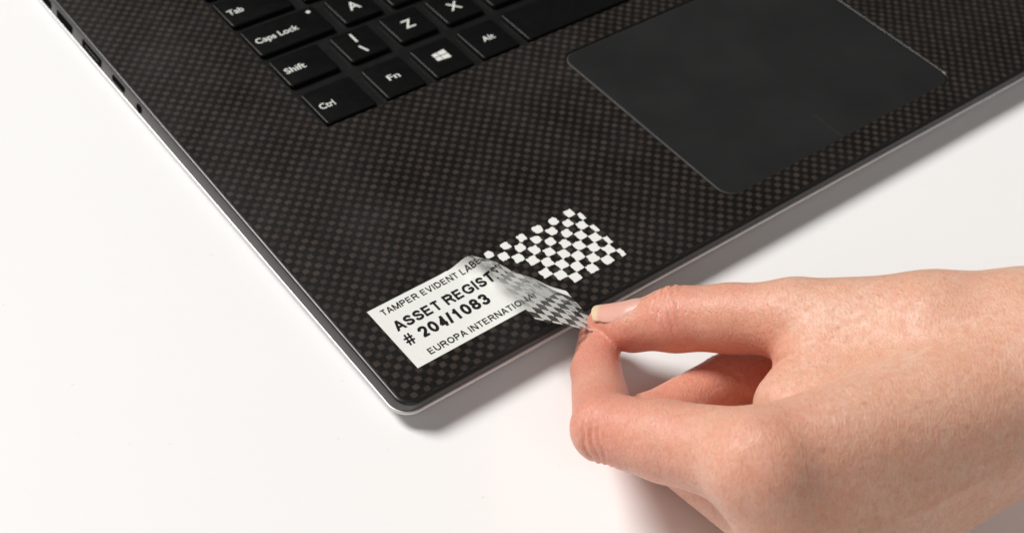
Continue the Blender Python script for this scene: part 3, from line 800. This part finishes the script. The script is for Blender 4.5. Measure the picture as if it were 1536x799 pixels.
    folds(JP['T4']*.6+JP['I4']*.4, JP['T4']-JP['I4'], -FW, [(4, .6, 0), (7, .5, 1)], 10, 0.8, 0.25)
    # tendons and veins on the back, as low broad ridges
    def ridge(a, c, wd, amp):
        ab = c-a; t_ = np.clip((Vw-a)@ab/(ab@ab), 0, 1); dist = np.linalg.norm(Vw-(a+t_[:, None]*ab), axis=1)
        proj_ = Vw-(a+t_[:, None]*ab); lat = proj_ - (proj_*vn).sum(1)[:, None]*vn
        disp[:] += amp*np.exp(-(np.linalg.norm(lat, axis=1)/wd)**2)*np.exp(-(np.maximum(0, dist-20)/6)**2)*np.sin(np.pi*np.clip(t_, 0.02, 0.98))**0.5
    ridge(at(1150, 705, 40), at(1520, 600, 48), 3.4, 0.25)
    ridge(at(1240, 790, 30), at(1520, 690, 40), 2.6, 0.3)
    ridge(at(1300, 770, 30), at(1480, 720, 40), 1.6, 0.6)
    ridge(at(1138, 546, 26), at(1195, 536, 34), 1.1, -0.9)
    ridge(at(1130, 575, 27), at(1165, 556, 32), 0.9, -0.5)
    Vw = Vw + vn*disp[:, None]
    # the forearm runs on, out of the picture
    fd = JP['F0']-JP['TW']; fd[2] = 0; fd /= np.linalg.norm(fd); s_ = (Vw-at(1700, 520, 40))@fd
    Vw = Vw + fd*(np.maximum(0, s_)*3.2)[:, None]
    # colour: redder over knuckles, fingertips and thin webs
    red = np.zeros(len(Vw))
    for k, rad, amp in (('T2', 10, .55), ('T1', 10, .45), ('T0', 9, .5), ('T3', 12, .28), ('I0', 12, .8), ('I1', 13, .75), ('I2', 14, .65), ('I3', 15, .42), ('I4', 13, .25), ('M1', 18, .6), ('M2', 16, .6), ('M0', 12, .6)):
        red = np.maximum(red, amp*np.exp(-np.maximum(0, np.linalg.norm(Vw-JP[k], axis=1)-rad*0.6)**2/(rad*rad*.8)))
    web = at(1140, 552, 24); red = np.maximum(red, .55*np.exp(-(np.linalg.norm(Vw-web, axis=1)/11)**2))
    return Vw, F, red
hv, hf, hred = build_hand()
hand = obj('hand', hv, hf, M['skin'], None, True, label='bare right hand pinching the lifted end of the label between thumb and index finger', cat='hand')
at_ = hand.data.attributes.new('red', 'FLOAT', 'POINT'); at_.data.foreach_set('value', hred.astype(np.float32))
# thumb nail
def build_thumb_nail():
    ax_ = JP['T0']-JP['T1']*.75-JP['T2']*.25; ax_ /= np.linalg.norm(ax_)
    n = 0.88*UP-0.40*FW; n -= ax_*(n@ax_); n /= np.linalg.norm(n); bb = np.cross(ax_, n)
    c0 = lerp('T1', 'T0', 0.0)
    from mathutils.bvhtree import BVHTree
    bv = BVHTree.FromPolygons([tuple(v) for v in hv], [tuple(int(i) for i in f) for f in hf])
    xs = np.linspace(-7, 6.5, 28); hs = []
    for x in xs:
        o_ = c0 + ax_*x + n*25; hit = bv.ray_cast(Vector(o_), Vector(-n), 40)
        hs.append(25-hit[3] if hit[0] is not None else hs[-1]-0.2)
    fit = np.polyfit(xs, hs, 2); print('nail', fit, hs[::6])
    NS, NA = 24, 18; V = []; tipv = []
    for lay in (0, 1):
        for i in range(NS+1):
            s_ = i/NS
            for j in range(NA+1):
                a = (j/NA*2-1)
                # cuticle and free edge are rounded in plan
                x = -4.6 + s_*15.2
                if s_ < 0.3: x += (0.3-s_)/0.3*2.4*a*a
                if s_ > 0.7: x -= (s_-0.7)/0.3*1.6*a*a
                wd = 5.2*(0.86+0.16*math.sin(min(1, s_*1.3)*math.pi))*(1-0.10*max(0, s_-.7)/.3)
                ang = a*1.05; R = wd/math.sin(1.05)
                hgt = R*math.cos(ang)-R
                base = 0.42 - 0.75*max(0, 0.22-s_)/0.22 + (np.polyval(fit, x) if x < 4 else np.polyval(fit, 4)+(x-4)*(fit[1]+8*fit[0])*0.7)
                p = c0 + ax_*x + bb*(R*math.sin(ang)) + n*(base+hgt-0.45*lay*(0.4+.6*s_))
                V.append(p); tipv.append(s_)
    n1 = (NS+1)*(NA+1); F = []
    for i in range(NS):
        for j in range(NA):
            q = [i*(NA+1)+j, i*(NA+1)+j+1, (i+1)*(NA+1)+j+1, (i+1)*(NA+1)+j]
            F.append(q); F.append([n1+k for k in q[::-1]])
    for i in range(NS):
        for j in (0, NA):
            a_, b_ = i*(NA+1)+j, (i+1)*(NA+1)+j; F.append([a_, b_, n1+b_, n1+a_] if j else [b_, a_, n1+a_, n1+b_])
    for j in range(NA):
        a_, b_ = NS*(NA+1)+j, NS*(NA+1)+j+1; F.append([a_, b_, n1+b_, n1+a_])
    o = obj('thumb_nail', V, F, M['nail'], hand, True)
    g = o.data.attributes.new('tip', 'FLOAT', 'POINT'); g.data.foreach_set('value', np.array(tipv, np.float32))
    auto_smooth(o, 50)
build_thumb_nail()
